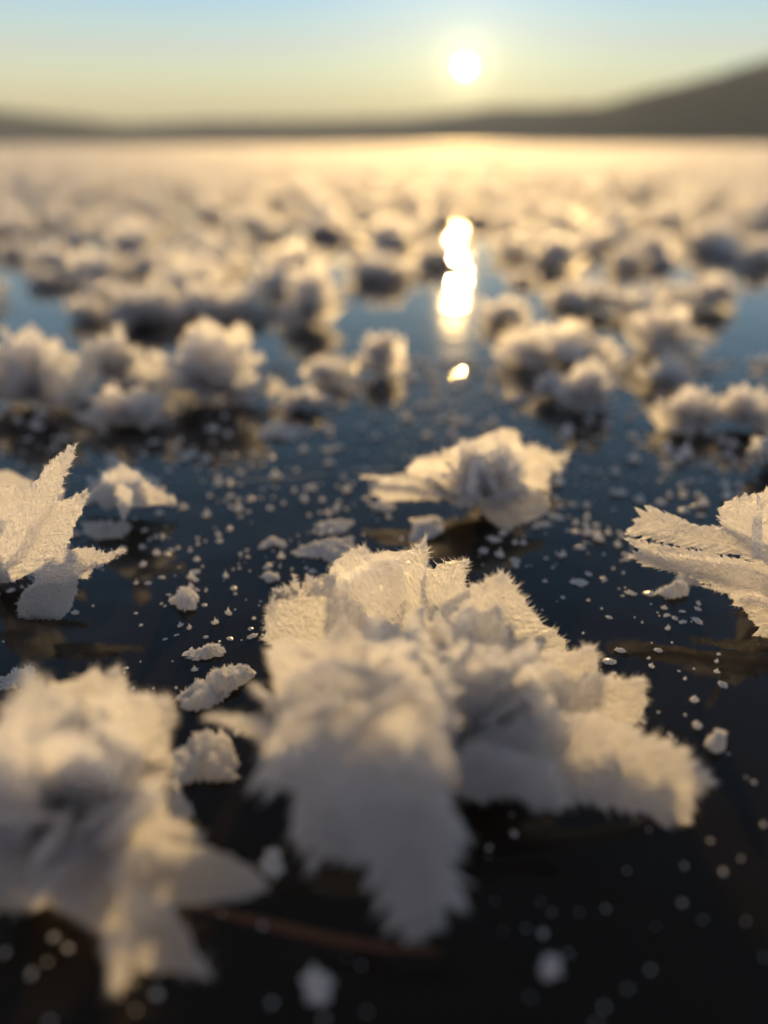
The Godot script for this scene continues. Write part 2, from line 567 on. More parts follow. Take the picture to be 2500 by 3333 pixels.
	P.call([1345, 2300, 1376, 2220, 1420, 2285, 1495, 2342, 1455, 2400, 1430, 2480, 1340, 2480, 1290, 2400], 1340, 2470, 1400, 2240, 0.0410, Vector3(0.2, 0.5, 1), {"spikes": 500})
	# upright plates in the heart
	P.call([900, 2300, 960, 2200, 1100, 2150, 1200, 2190, 1330, 2150, 1420, 2250, 1450, 2400, 1400, 2560, 1200, 2620, 1000, 2560], 1200, 2600, 1190, 2180, 0.0445, Vector3(-0.05, 0.35, 1), {"spikes": 900})
	P.call([1350, 2300, 1450, 2190, 1600, 2150, 1750, 2200, 1850, 2330, 1800, 2500, 1600, 2600, 1400, 2560], 1520, 2560, 1600, 2170, 0.0475, Vector3(0.1, 0.4, 1), {"spikes": 1000})
	# drooping front blades
	var dn := Vector3(0.02, 0.56, 0.83)
	P.call([870, 2380, 862, 2480, 870, 2590, 900, 2560, 950, 2580, 985, 2660, 1045, 2760, 1110, 2790, 1180, 2812, 1290, 2650, 1280, 2350, 1120, 2280, 950, 2310], 1120, 2300, 1150, 2810, 0.0365, dn, {"spikes": 1500, "depth": 0.0012})
	P.call([1150, 2330, 1060, 2500, 1110, 2680, 1180, 2800, 1265, 2910, 1330, 3000, 1372, 3045, 1402, 3008, 1448, 3022, 1470, 2930, 1500, 2830, 1492, 2700, 1480, 2560, 1440, 2320, 1330, 2240], 1320, 2250, 1385, 3040, 0.0352, dn, {"spikes": 2600, "depth": 0.0011})
	fill(t, Vector3(0, 0.003, 0), Vector3(0.0125, 0.0105, 0.012), 46, 11)
	spangle(t, 50, 0.00008, 601)

func hero_lower_left() -> void:
	var base := ground(230, 2780)
	var t := thing("frost_flower", base, "large golden frost flower with smooth petal-like blades, beside the end of the brown reed", "frost flower", "")
	var o := {"spikes": 600, "slen": 0.0009, "srad": 0.00008, "depth": 0.0006, "ds": 0.0003, "rows": 9}
	var P := func(pts: Array, rx: float, ry: float, tx: float, ty: float, d: float, n: Vector3, more := {}):
		var oo := o.duplicate()
		oo.merge(more, true)
		oo.seed = int(rx * 5 + ty)
		return plate_px(t, pts, Vector2(rx, ry), Vector2(tx, ty), Vector3(0, 0.008, -d), n, oo)
	P.call([98, 2185, 112, 2250, 116, 2400, 128, 2520, 80, 2720, 10, 2800, -80, 2650, -40, 2420, 40, 2290], 20, 2780, 98, 2190, 0.0440, Vector3(0.3, 0.3, 1), {"spikes": 500})
	P.call([150, 2250, 180, 2222, 240, 2205, 305, 2186, 330, 2200, 384, 2174, 405, 2225, 395, 2320, 330, 2480, 220, 2520, 140, 2380], 260, 2500, 380, 2180, 0.0520, Vector3(0.1, 0.3, 1))
	P.call([300, 2290, 400, 2245, 450, 2262, 555, 2284, 540, 2350, 552, 2450, 545, 2520, 490, 2480, 440, 2530, 330, 2600, 260, 2480], 320, 2560, 552, 2290, 0.0485, Vector3(0.2, 0.35, 1), {"spikes": 800})
	P.call([482, 2543, 505, 2610, 570, 2660, 652, 2718, 560, 2750, 420, 2810, 280, 2800, 240, 2700, 340, 2610], 290, 2770, 640, 2716, 0.0420, Vector3(0.2, 0.6, 1))
	P.call([560, 2738, 700, 2768, 800, 2815, 872, 2890, 800, 2928, 690, 2942, 580, 2945, 450, 2925, 360, 2860, 400, 2770], 380, 2830, 868, 2892, 0.0385, Vector3(0.1, 0.8, 0.9), {"spikes": 60, "depth": 0.00015, "ridge": 0.0001})
	P.call([440, 2900, 540, 2930, 600, 3020, 650, 3110, 688, 3185, 600, 3160, 450, 3152, 440, 3060, 400, 2960], 430, 2880, 670, 3172, 0.0345, Vector3(0.05, 0.6, 0.9), {"spikes": 60, "depth": 0.0002, "ridge": 0.0001})
	P.call([450, 2930, 435, 3040, 392, 3112, 350, 3060, 312, 3015, 255, 3000, 190, 2965, 120, 2880, 150, 2750, 330, 2730], 270, 2770, 388, 3105, 0.0375, Vector3(0.0, 0.6, 0.9))
	P.call([-60, 2720, -60, 3010, 60, 3000, 150, 2960, 225, 2885, 230, 2760, 100, 2680], 80, 2720, 30, 3000, 0.0395, Vector3(-0.05, 0.6, 0.9))
	P.call([350, 3060, 352, 3180, 362, 3245, 420, 3190, 440, 3100, 420, 3040], 390, 3050, 370, 3240, 0.0330, Vector3(0.0, 0.6, 0.9), {"spikes": 40, "depth": 0.0002})
	P.call([150, 2500, 280, 2440, 420, 2560, 430, 2680, 300, 2800, 150, 2760], 240, 2780, 300, 2450, 0.0430, Vector3(0.1, 0.5, 1), {"spikes": 900})
	fill(t, Vector3(0, 0.003, 0), Vector3(0.0115, 0.0115, 0.010), 26, 23)
	spangle(t, 12, 0.00009, 602)

func hero_spear() -> void:
	var base := ground(90, 1880)
	var t := thing("frost_flower", base, "frost flower with tall spear-shaped serrated blades leaning over the ice", "frost flower", "")
	var o := {"spikes": 260, "slen": 0.0005, "srad": 0.00006, "depth": 0.00035, "ds": 0.0002, "rows": 26, "ridge": 0.00019}
	var P := func(pts: Array, rx: float, ry: float, tx: float, ty: float, at: Vector3, n: Vector3, more := {}):
		var oo := o.duplicate()
		oo.merge(more, true)
		oo.seed = int(rx * 7 + ty)
		return plate_px(t, pts, Vector2(rx, ry), Vector2(tx, ty), at, n, oo)
	var d := Vector3(0, 0.004, base.z)
	P.call([246, 1446, 236, 1500, 215, 1560, 185, 1628, 150, 1700, 85, 1810, 10, 1850, -20, 1770, 55, 1650, 110, 1570, 150, 1520, 190, 1480], 15, 1835, 246, 1450, d, Vector3(0.35, 0.3, 1))
	P.call([285, 1594, 266, 1660, 242, 1740, 215, 1785, 150, 1830, 40, 1895, 25, 1840, 80, 1745, 130, 1675, 200, 1630], 35, 1880, 284, 1598, d + Vector3(0, 0, 0.003), Vector3(0.3, 0.35, 1))
	P.call([410, 1788, 360, 1822, 300, 1840, 288, 1882, 200, 1890, 120, 1880, 140, 1810, 210, 1782, 270, 1782, 330, 1800], 130, 1870, 408, 1790, d + Vector3(0, 0, 0.004), Vector3(0.1, 0.5, 1))
	P.call([52, 1965, 80, 1922, 135, 1880, 200, 1870, 257, 1888, 246, 1930, 220, 1985, 170, 2040, 128, 2046, 62, 2026], 190, 1880, 90, 2030, Vector3(0, 0.0075, base.z + 0.007), Vector3(-0.1, 0.75, 0.7), {"depth": 0.0003})
	P.call([18, 1528, 40, 1535, 105, 1568, 98, 1605, 50, 1660, 10, 1760, -60, 1750, -60, 1560], 0, 1740, 30, 1535, d - Vector3(0, 0, 0.006), Vector3(-0.2, 0.3, 1))
	P.call([-60, 1700, 40, 1690, 60, 1760, 80, 1850, 20, 1900, -60, 1880], 0, 1880, 20, 1700, d + Vector3(0, 0, 0.002), Vector3(0.1, 0.4, 1))
	P.call([-60, 1800, -50, 1610, 40, 1575, 112, 1590, 104, 1690, 60, 1790, 0, 1850], 0, 1840, 100, 1592, d - Vector3(0, 0, 0.003), Vector3(0.1, 0.3, 1))
	P.call([128, 1605, 196, 1560, 205, 1600, 180, 1700, 130, 1790, 60, 1860, 50, 1790], 60, 1845, 198, 1566, d + Vector3(0, 0, 0.0015), Vector3(-0.2, 0.4, 1))
	P.call([330, 1840, 270, 1862, 200, 1905, 120, 1900, 110, 1860, 200, 1830], 125, 1885, 326, 1842, d + Vector3(0, 0, 0.006), Vector3(0.1, 0.6, 1))
	fill(t, Vector3(-0.004, 0.002, 0.001), Vector3(0.008, 0.006, 0.006), 16, 31)
	spangle(t, 90, 0.00010, 603)

func hero_fan() -> void:
	var base := ground(400, 1690)
	var t := thing("frost_flower", base, "small fan-shaped frost flower on a short stem behind the spear-bladed flower", "frost flower", "")
	var o := {"spikes": 240, "slen": 0.0005, "srad": 0.00006, "depth": 0.0004, "ds": 0.0002, "rows": 20}
	var d := Vector3(0, 0.004, base.z)
	o.seed = 401
	plate_px(t, [384, 1498, 430, 1525, 482, 1545, 522, 1580, 574, 1628, 570, 1648, 500, 1640, 420, 1635, 300, 1628, 268, 1632, 290, 1580, 340, 1538], Vector2(400, 1642), Vector2(384, 1500), d, Vector3(-0.1, 0.55, 1), o)
	o.seed = 402
	plate_px(t, [384, 1560, 440, 1600, 425, 1650, 402, 1692, 384, 1640, 370, 1600], Vector2(400, 1686), Vector2(388, 1565), d + Vector3(0, 0, 0.0015), Vector3(0.2, 0.1, 1), o)
	o.seed = 403
	plate_px(t, [574, 1626, 572, 1646, 480, 1625, 400, 1610, 400, 1580, 480, 1590], Vector2(405, 1605), Vector2(572, 1636), d + Vector3(0, 0, 0.002), Vector3(0.1, 0.9, 0.7), o)
	o.seed = 404
	plate_px(t, [300, 1600, 345, 1545, 392, 1512, 450, 1545, 520, 1600, 545, 1640, 430, 1650, 330, 1645], Vector2(402, 1655), Vector2(400, 1516), d + Vector3(0, 0, -0.002), Vector3(0.15, 0.3, 1), o)
	fill(t, Vector3(0, 0.002, -0.001), Vector3(0.0065, 0.0065, 0.004), 18, 37, 0.25)
	spangle(t, 30, 0.00012, 604)
	var b2 := ground(370, 1735)
	var s := thing("frost_cluster", b2, "low broken frost plates lying under the fan-shaped flower", "frost cluster", "")
	fill(s, Vector3(-0.001, 0.0006, 0), Vector3(0.0045, 0.0012, 0.002), 9, 41, 0.02)

func hero_middle() -> void:
	var base := ground(1560, 1655)
	var t := thing("frost_flower", base, "sparkling frost flower with a needle blade and a round lower plate, mirrored in the ice", "frost flower", "")
	var o := {"spikes": 320, "slen": 0.0006, "srad": 0.00007, "depth": 0.0005, "ds": 0.00022, "rows": 18}
	var P := func(pts: Array, rx: float, ry: float, tx: float, ty: float, dz: float, n: Vector3, more := {}):
		var oo := o.duplicate()
		oo.merge(more, true)
		oo.seed = int(rx * 9 + ty)
		return plate_px(t, pts, Vector2(rx, ry), Vector2(tx, ty), Vector3(0, 0.004, base.z + dz), n, oo)
	P.call([1163, 1546, 1250, 1552, 1340, 1538, 1420, 1562, 1480, 1600, 1420, 1592, 1330, 1568, 1240, 1562], 1470, 1596, 1166, 1548, 0.0, Vector3(0, 1, 0.6), {"spikes": 40, "depth": 0.0001})
	P.call([1203, 1612, 1208, 1585, 1260, 1558, 1400, 1566, 1470, 1605, 1420, 1630, 1330, 1628, 1270, 1635], 1450, 1600, 1208, 1600, 0.002, Vector3(-0.1, 0.4, 1))
	P.call([1325, 1530, 1362, 1488, 1420, 1480, 1480, 1450, 1530, 1445, 1580, 1500, 1570, 1640, 1450, 1612, 1380, 1560], 1560, 1630, 1420, 1478, -0.001, Vector3(-0.3, 0.4, 1))
	P.call([1500, 1450, 1560, 1422, 1625, 1398, 1680, 1408, 1700, 1455, 1660, 1560, 1580, 1640, 1520, 1560], 1570, 1640, 1640, 1405, -0.003, Vector3(0.1, 0.4, 1), {"spikes": 500})
	P.call([1690, 1465, 1770, 1470, 1852, 1476, 1820, 1510, 1830, 1530, 1785, 1560, 1790, 1600, 1700, 1610, 1600, 1640, 1620, 1560], 1600, 1630, 1848, 1482, -0.001, Vector3(0.3, 0.5, 1), {"depth": 0.0009})
	P.call([1556, 1650, 1600, 1612, 1680, 1596, 1745, 1600, 1790, 1628, 1782, 1670, 1725, 1698, 1655, 1722, 1595, 1700], 1670, 1606, 1660, 1715, 0.006, Vector3(0.05, 0.7, 0.8), {"depth": 0.0003})
	P.call([1620, 1570, 1660, 1520, 1715, 1470, 1730, 1482, 1690, 1530, 1640, 1590], 1625, 1585, 1722, 1476, 0.003, Vector3(0.3, 0.4, 1), {"spikes": 60, "depth": 0.0002})
	P.call([1520, 1600, 1525, 1540, 1545, 1500, 1560, 1510, 1555, 1570, 1545, 1610], 1530, 1605, 1550, 1505, 0.004, Vector3(-0.3, 0.3, 1), {"spikes": 60, "depth": 0.0002})
	P.call([1490, 1640, 1500, 1610, 1550, 1600, 1565, 1630, 1530, 1648], 1550, 1605, 1500, 1642, 0.005, Vector3(-0.1, 0.6, 1), {"spikes": 60})
	fill(t, Vector3(0, 0.002, 0), Vector3(0.0095, 0.0095, 0.006), 30, 53)
	spangle(t, 90, 0.00011, 605)

func hero_right() -> void:
	var base := ground(2480, 1930)
	var t := thing("frost_flower", base, "frost flower of broad overlapping feathered plates with saw-toothed ends", "frost flower", "")
	var o := {"spikes": 420, "slen": 0.0004, "srad": 0.00005, "depth": 0.0006, "ds": 0.00018, "rows": 28, "ridge": 0.00021, "barb": 1.4}
	var P := func(pts: Array, rx: float, ry: float, tx: float, ty: float, px: float, py: float, h: float, n: Vector3, more := {}):
		var oo := o.duplicate()
		oo.merge(more, true)
		oo.seed = int(rx * 9 + ty)
		return plate_px(t, pts, Vector2(rx, ry), Vector2(tx, ty), ground(px, py, h), n, oo)
	P.call([2124, 1654, 2075, 1690, 2058, 1712, 2040, 1732, 2110, 1752, 2200, 1768, 2320, 1795, 2450, 1820, 2580, 1850, 2580, 1790, 2480, 1770, 2370, 1726, 2260, 1700, 2200, 1680], 2560, 1820, 2060, 1700, 2450, 1790, 0.0085, Vector3(-0.2, 0.8, 0.6))
	P.call([2034, 1750, 2080, 1756, 2160, 1772, 2300, 1800, 2450, 1830, 2580, 1870, 2580, 1940, 2400, 1900, 2200, 1830, 2090, 1795, 2060, 1770], 2570, 1900, 2040, 1754, 2450, 1850, 0.0065, Vector3(-0.2, 0.7, 0.7))
	P.call([2046, 1808, 2080, 1788, 2140, 1790, 2300, 1810, 2450, 1850, 2580, 1890, 2590, 2030, 2500, 1985, 2400, 1945, 2300, 1903, 2240, 1872, 2150, 1852, 2100, 1832], 2570, 1930, 2050, 1808, 2450, 1900, 0.0055, Vector3(-0.15, 0.65, 0.8), {"spikes": 900})
	P.call([2280, 1905, 2350, 1925, 2420, 1990, 2465, 2062, 2495, 2095, 2590, 2140, 2600, 1980, 2450, 1920], 2590, 2000, 2300, 1912, 2500, 2000, 0.002, Vector3(-0.2, 0.6, 0.8))
	P.call([2348, 1690, 2350, 1650, 2370, 1630, 2412, 1612, 2470, 1612, 2580, 1560, 2590, 1820, 2480, 1800, 2400, 1742, 2362, 1718], 2500, 1800, 2400, 1618, 2480, 1780, 0.008, Vector3(-0.2, 0.45, 1))
	P.call([2462, 1602, 2478, 1620, 2476, 1720, 2470, 1815, 2448, 1815, 2448, 1720], 2458, 1810, 2466, 1606, 2460, 1790, 0.009, Vector3(-0.3, 0.3, 1), {"spikes": 60, "depth": 0.0002, "barb": 0.8})
	fill(t, Vector3(0.003, 0.002, 0), Vector3(0.008, 0.007, 0.007), 18, 67, 0.2)
	spangle(t, 120, 0.00009, 606)
	var b2 := ground(2530, 1520)
	var s := thing("frost_flower", b2, "small pale frost flower behind the broad feathered plates", "frost flower", "")
	fill(s, Vector3(0, 0.001, 0), Vector3(0.008, 0.007, 0.006), 22, 71)

func flower_at(px: float, py: float, w: float, h: float, blades: int, seed_: int, label: String) -> void:
	var base := ground(px, py)
	var dist := (base - Vector3(0, CAM_H, 0)).length()
	var rx := w * 0.56 / FOCAL_PX * dist
	var ry := h / FOCAL_PX * dist * 0.85
	var t := thing("frost_flower", base, label, "frost flower", "")
	fill(t, Vector3(0, 0.001, 0), Vector3(rx, ry, rx * 0.75), blades, seed_, 0.02)

var row_labels := {}
func middle_flowers() -> void:
	# pixel of the foot, width, height, label
	var a := [
		[120, 1320, 330, 270, "broad pale frost flower behind the spear blades, left of the twin-humped one"],
		[385, 1255, 190, 190, "narrow golden-edged frost flower squeezed between two broad shadowed ones"],
		[420, 1375, 320, 135, "low twin-humped frost flower in front of two larger ones"],
		[690, 1300, 390, 270, "big round frost flower with a dark shaded front and golden right rim"],
		[445, 1060, 180, 130, "small frost flower directly behind the narrow golden-edged one"],
		[665, 1045, 260, 140, "frost flower behind the big round dark-fronted one"],
		[1075, 1245, 190, 90, "low flat-topped frost flower beside the upright egg-shaped one"],
		[1240, 1215, 165, 165, "upright egg-shaped frost flower with glowing rim"],
		[990, 1330, 180, 70, "small collapsed frost flower in front of the flat-topped one"],
		[1790, 1190, 400, 160, "long low frost flower with dark front and golden crest"],
		[1905, 1330, 190, 180, "rounded grey frost flower in front of the long low one"],
		[1790, 1300, 120, 95, "small golden frost flower touching the rounded grey one"],
		[2150, 1145, 250, 150, "loose frost flower beyond open blue ice, beside the long low one"],
		[2165, 1255, 200, 90, "flat pale frost flower just in front of the loose one"],
		[2240, 1395, 230, 135, "spiky golden frost flower, neighbour of the tall yellow one"],
		[2420, 1395, 210, 150, "tall yellow frost flower next to the spiky golden one"],
		[1640, 1050, 190, 80, "low brown-shaded frost flower beside the sun's streak on the ice"],
		[1920, 1010, 180, 100, "squat frost flower behind the long low one with golden crest"],
		[2310, 1000, 170, 110, "frost flower with dark heart behind the loose one"],
		[1010, 1050, 210, 190, "wedge-shaped dusky frost flower behind open ice"],
	]
	for k in a.size():
		flower_at(a[k][0], a[k][1], a[k][2], a[k][3], 30, 500 + k, a[k][4])

func far_flowers() -> void:
	var rng := RandomNumberGenerator.new()
	rng.seed = 2024
	# flower prototypes whose blades are parts; the far ones are copies
	var protos := []
	for k in 7:
		var root := Node3D.new()
		root.name = "frost_flower"
		fill(root, Vector3(0, 0.001, 0), Vector3(0.0125, 0.011 + 0.0012 * (k % 4), 0.0115), 26, 900 + k, 0.03)
		protos.append(root)
	var cell := 0.0345
	var near := []
	var rest := []
	var zi := 0
	while zi * cell < 15.0:
		var z := 0.242 + zi * cell
		var half := z * 0.62 + 0.1
		var n := int(half / cell)
		for xi in range(-n, n + 1):
			if rng.randf() < 0.07 + 0.06 * exp(-(z - 0.25) * 3.0) and not (z > 0.42 and absf(xi * cell - z * 0.094) < 0.06): continue
			var p := Vector3((xi + rng.randf_range(-0.42, 0.42)) * cell, 0, -(z + rng.randf_range(-0.42, 0.42) * cell))
			# the open lane of bare ice under the sun's reflection
			if z < 0.33 and absf(p.x - z * 0.094) < 0.024: continue
			(near if near.size() < 270 else rest).append(p)
		zi += 1
	for p in near:
		var o: Node3D = protos[rng.randi() % protos.size()].duplicate()
		o.name = numbered("frost_flower")
		add_child(o)
		var s := rng.randf_range(0.6, 1.7)
		o.transform = Transform3D(Basis(Vector3.UP, rng.randf() * TAU).scaled(Vector3(s, s * rng.randf_range(0.5, 0.85), s)), p)
		var size := "small" if s < 0.95 else "large" if s > 1.35 else "middling"
		tag(o, size + " frost flower among the crowded, out-of-focus ones on the ice towards the shore", "frost flower", size + " frost flowers crowding the ice towards the shore")
	# the same field goes on behind and beside the lens
	for k in 2600:
		var a := rng.randf_range(-0.35, PI + 0.35)
		var d := 0.11 + 2.6 * sqrt(rng.randf())
		rest.append(Vector3(cos(a) * d, 0, sin(a) * d))
	# one joined flower for the countless ones beyond
	var st := SurfaceTool.new()
	st.begin(Mesh.PRIMITIVE_TRIANGLES)
	for c in protos[2].get_children():
		st.append_from(c.mesh, 0, c.transform)
	var joined := st.commit()
	for pr in protos: pr.free()
	var mm := MultiMesh.new()
	mm.transform_format = MultiMesh.TRANSFORM_3D
	mm.mesh = joined
	mm.instance_count = rest.size()
	for k in rest.size():
		var s := rng.randf_range(0.85, 1.5)
		mm.set_instance_transform(k, Transform3D(Basis(Vector3.UP, rng.randf() * TAU).scaled(Vector3(s, s * rng.randf_range(0.5, 0.9), s)), rest[k]))
	var mi := MultiMeshInstance3D.new()
	mi.name = "frost_flower_field"
	mi.multimesh = mm
	mi.material_override = M.frost
	add_child(mi)
	tag(mi, "golden field of countless frost flowers stretching to the shore", "frost field", "", "stuff")

func flakes() -> void:
	flake_px([1020, 1710, 1060, 1700, 1150, 1696, 1155, 1706, 1120, 1735, 1070, 1742, 1040, 1725], 0.0011, 3, "small golden frost flake behind the larger triangular flake")
	flake_px([950, 1800, 985, 1775, 1060, 1770, 1150, 1745, 1152, 1790, 1120, 1825, 1080, 1838, 1050, 1818, 970, 1812], 0.0015, 4, "largest flat triangular frost flake just behind the fluffy flower")
	flake_px([842, 1785, 855, 1765, 905, 1758, 933, 1772, 925, 1785, 890, 1775, 860, 1788], 0.0009, 5, "curved frost flake left of the triangular flake")
	flake_px([845, 1880, 870, 1868, 905, 1874, 908, 1888, 875, 1895], 0.0008, 6, "small ragged frost flake beside the fern tips of the fluffy flower")
	flake_px([548, 1960, 580, 1930, 630, 1925, 645, 1950, 635, 1985, 600, 1990, 575, 1975], 0.0021, 7, "rounded frost lump like a pebble on open black ice")
	flake_px([594, 2135, 620, 2118, 660, 2120, 700, 2108, 730, 2110, 728, 2135, 690, 2140, 640, 2152], 0.0013, 8, "flat lacy frost flake with one upright tip on black ice")
	flake_px([578, 2275, 620, 2235, 690, 2205, 740, 2180, 800, 2168, 832, 2190, 810, 2220, 770, 2240, 730, 2280, 690, 2300, 640, 2315, 600, 2310], 0.0026, 9, "long knobbly frost flake above the needle of the fluffy flower")
	flake_px([540, 2480, 600, 2430, 680, 2395, 735, 2405, 780, 2470, 770, 2540, 720, 2545, 640, 2540, 560, 2565], 0.0035, 10, "two-lobed frost lump between the two largest flowers")
	flake_px([510, 2580, 560, 2575, 625, 2640, 620, 2670, 570, 2680, 530, 2640], 0.0028, 11, "small frost lump tucked beside the golden flower")
	flake_px([1330, 1760, 1345, 1715, 1330, 1690, 1420, 1680, 1445, 1700, 1440, 1735, 1400, 1755, 1360, 1765], 0.0010, 12, "grey frost flake in the shade in front of the sparkling flower")
	flake_px([1210, 1650, 1240, 1635, 1285, 1655, 1270, 1668, 1230, 1665], 0.0010, 13, "grey frost flake beneath the needle blade of the sparkling flower")
	flake_px([2200, 1880, 2230, 1875, 2280, 1885, 2275, 1905, 2220, 1905], 0.0016, 14, "yellow frost flake under the edge of the feathered plates")
	flake_px([2135, 1930, 2170, 1920, 2240, 1915, 2235, 1940, 2180, 1950], 0.0016, 15, "ragged yellow frost flake in front of the feathered plates")
	flake_px([2297, 2425, 2320, 2405, 2355, 2405, 2360, 2440, 2325, 2455], 0.0026, 16, "round white frost lump in the dark near the long right blade")
	flake_px([985, 3200, 1010, 3165, 1055, 3165, 1080, 3200, 1070, 3260, 1010, 3275], 0.0022, 17, "bluish round frost lump below the brown reed")
	flake_px([1755, 3160, 1770, 3135, 1815, 3150, 1815, 3185, 1775, 3190], 0.0015, 18, "small blue-grey frost lump on the darkest ice")
	flake_px([845, 2810, 870, 2770, 910, 2768, 920, 2840, 890, 2865], 0.0015, 19, "faint frost flake off the tip of the petal-like blade")
	flake_px([830, 1430, 860, 1400, 900, 1388, 975, 1390, 980, 1412, 960, 1435, 900, 1425], 0.0022, 20, "pale lens-shaped frost flake beyond the scattered grains")
	flake_px([265, 1735, 300, 1700, 410, 1730, 400, 1750, 310, 1755], 0.0010, 21, "pale frost sliver lying in front of the fan-shaped flower")
	flake_px([0, 2215, 50, 2185, 110, 2180, 118, 2225, 60, 2240, 0, 2245], 0.0016, 22, "bluish frost flake behind the tallest golden blade")

func grains() -> void:
	var rng := RandomNumberGenerator.new()
	rng.seed = 5150
	var spots := []
	var c6 := [577,515,22,455,618,25,577,695,22,470,518,16,510,455,22,580,455,18,632,455,14,690,345,14,762,350,14,757,480,14,800,455,16,822,405,36,810,525,10,925,490,18,935,375,20,1000,470,25,1028,462,16,1068,452,10,980,530,30,795,582,24,625,585,30,675,603,14,1075,540,18,1005,622,14,1065,605,16,1110,610,22,1150,600,18,1168,553,12,1208,482,28,1193,418,20,1240,450,18,1260,370,20,1310,370,22,1248,566,8,1035,710,16,945,733,8,1000,720,6,668,812,14,855,845,22,790,888,22,848,903,8,1025,918,20,990,905,12,1103,915,10,1083,945,14,400,858,22,405,778,14,402,745,12,445,762,10,183,825,26,110,885,24,110,790,18,265,808,16,300,800,14,215,738,16,180,740,16,148,748,12,385,922,26,370,955,24,430,900,8,303,903,8,280,950,6,135,985,16,210,957,16,70,985,14,368,1005,22,450,1030,12,248,1050,12,557,950,20,628,908,10,595,917,8,545,977,6,605,1045,12,665,1080,5,743,1088,6,440,1105,16,572,1148,22,500,1200,20,360,1228,18,310,1215,18,290,1268,12,98,1215,12,70,1150,10,228,1290,12,448,1278,14,520,1305,12,578,1285,18,640,1297,6,707,1178,14,700,1270,26,690,1232,14,755,1270,8,388,1452,20,268,1412,6,95,1415,6,15,1447,14,10,1470,10,287,1555,10,55,1555,12,375,280,36,285,265,28,550,300,20,705,290,24,500,160,24,570,185,24,250,385,20,285,345,18,440,1335,14]
	var c5 := [497,738,12,690,768,18,640,808,40,768,818,8,550,898,14,688,916,12,760,962,8,800,1005,16,660,1095,8,938,1010,6,978,1037,8,915,873,24,860,1180,24,803,1238,32,825,1308,14,1028,1270,18,1013,1228,12,1065,1180,20,1030,1148,6,1140,1145,8,1115,1065,18,1097,955,18,1110,995,18,1155,1010,18,1198,1030,20,1275,1020,28,1278,958,18,1195,975,14,1070,1000,8,1178,1298,8,1258,1287,8,1210,1340,12,1390,1205,12,1380,1245,14,1380,1300,16,1415,1362,24,1258,1448,26,1272,1585,30,1068,1520,8,1210,1535,10,1130,1640,16,1020,875,28,680,545,34,620,540,24,672,508,24,727,508,18,740,573,36,640,623,28,678,600,14,680,470,24,547,668,26,515,660,8,870,568,18,845,615,22,885,662,18,918,640,10,825,425,14,608,395,24,515,370,20,535,405,22,478,350,16,515,455,42,585,465,10,622,483,12,455,497,30,405,515,26,620,238,12,715,378,8,783,368,6,670,320,8,678,282,10,740,225,18,568,240,12,550,215,18,525,275,34,1120,175,28,1320,192,22,1190,290,20,1203,330,20,1200,355,18,1205,425,28,1295,395,28,1275,350,18,1297,455,18,1430,350,34,1420,290,30,1500,295,20,1380,222,14,1210,120,44,1127,350,20,1110,220,24,1080,268,16,345,608,10,460,690,14,180,575,36,230,550,28,120,640,28,210,667,30,295,692,30]
	var c7 := [1162,18,20,1445,85,20,1580,238,32,1540,215,18,1630,468,32,1015,497,22,1205,690,34,1415,722,38,1513,652,24,895,717,24,1195,890,38,1308,982,22,782,920,26,638,943,18,430,887,18,490,940,24,445,1050,44,355,1028,22,228,1042,14,580,1162,28,900,1355,26,1638,1182,24,375,1400,20,730,1540,30,1050,1020,14,275,415,20,150,640,16]
	var c8 := [195,385,36,245,425,36,115,515,40,20,440,32,170,475,20,565,590,46,490,650,20,180,690,30,980,620,30,1300,485,22,1245,462,14,1165,680,32,1320,655,20,1110,120,24,945,340,34,800,300,24,1440,390,20]
	for s in [[c6, 400.0, 1300.0, 0.603, 1.55], [c5, 1500.0, 1400.0, 0.603, 1.55], [c7, 1500.0, 2400.0, 0.603, 0.6], [c8, 0.0, 2700.0, 0.904, 0.5]]:
		for k in range(0, s[0].size(), 3):
			spots.append([s[1] + s[0][k] * s[3], s[2] + s[0][k + 1] * s[3], s[0][k + 2] * s[3] * s[4]])
	for s in spots:
		var p := ground(s[0], s[1] + s[2] * 0.3)
		var dist := (p - Vector3(0, CAM_H, 0)).length()
		var r: float = s[2] * 0.5 / FOCAL_PX * dist
		var kind := rng.randi() % grain_meshes.size()
		var shape := "pointed" if kind < 4 else "flat"
		var o := inst(grain_meshes[kind], "frost_grain", M.grain, self)
		o.transform = Transform3D(Basis(Vector3.UP, rng.randf() * TAU).scaled(Vector3(r, r * rng.randf_range(0.8, 1.2), r)), p)
		tag(o, "tiny %s grain of frost on the black ice among the frost flowers" % shape, "frost grain", shape + " frost grains strewn over the black ice")
	# finer dust, too much to count
	var where := []
	for k in 3400:
		var px := rng.randf_range(-150, 2650)
		var py := lerpf(1180.0, 3330.0, pow(rng.randf(), 2.0))
		var patch := 0.5 + 0.9 * fine.get_noise_2d(px * 0.35, py * 0.6)
		if px > 1000 and px < 1650 and py < 1500: patch += 0.5
		if py > 2000.0: patch *= 0.06
		if rng.randf() > patch: continue
		var p := ground(px, py)
		where.append([p, (p - Vector3(0, CAM_H, 0)).length() * (0.0012 + 0.0042 * pow(rng.randf(), 3.0)) * (1.0 if py > 1650 else 1.5)])
	var mm := MultiMesh.new()
	mm.transform_format = MultiMesh.TRANSFORM_3D
	mm.mesh = grain_meshes[1]
	mm.instance_count = where.size()
	for k in where.size():
		var r: float = where[k][1]
		mm.set_instance_transform(k, Transform3D(Basis(Vector3.UP, rng.randf() * TAU).scaled(Vector3(r, r * rng.randf_range(0.4, 1.0), r)), where[k][0]))
	var mi := MultiMeshInstance3D.new()
	mi.name = "frost_dust"
	mi.multimesh = mm
	mi.material_override = M.grain
	add_child(mi)
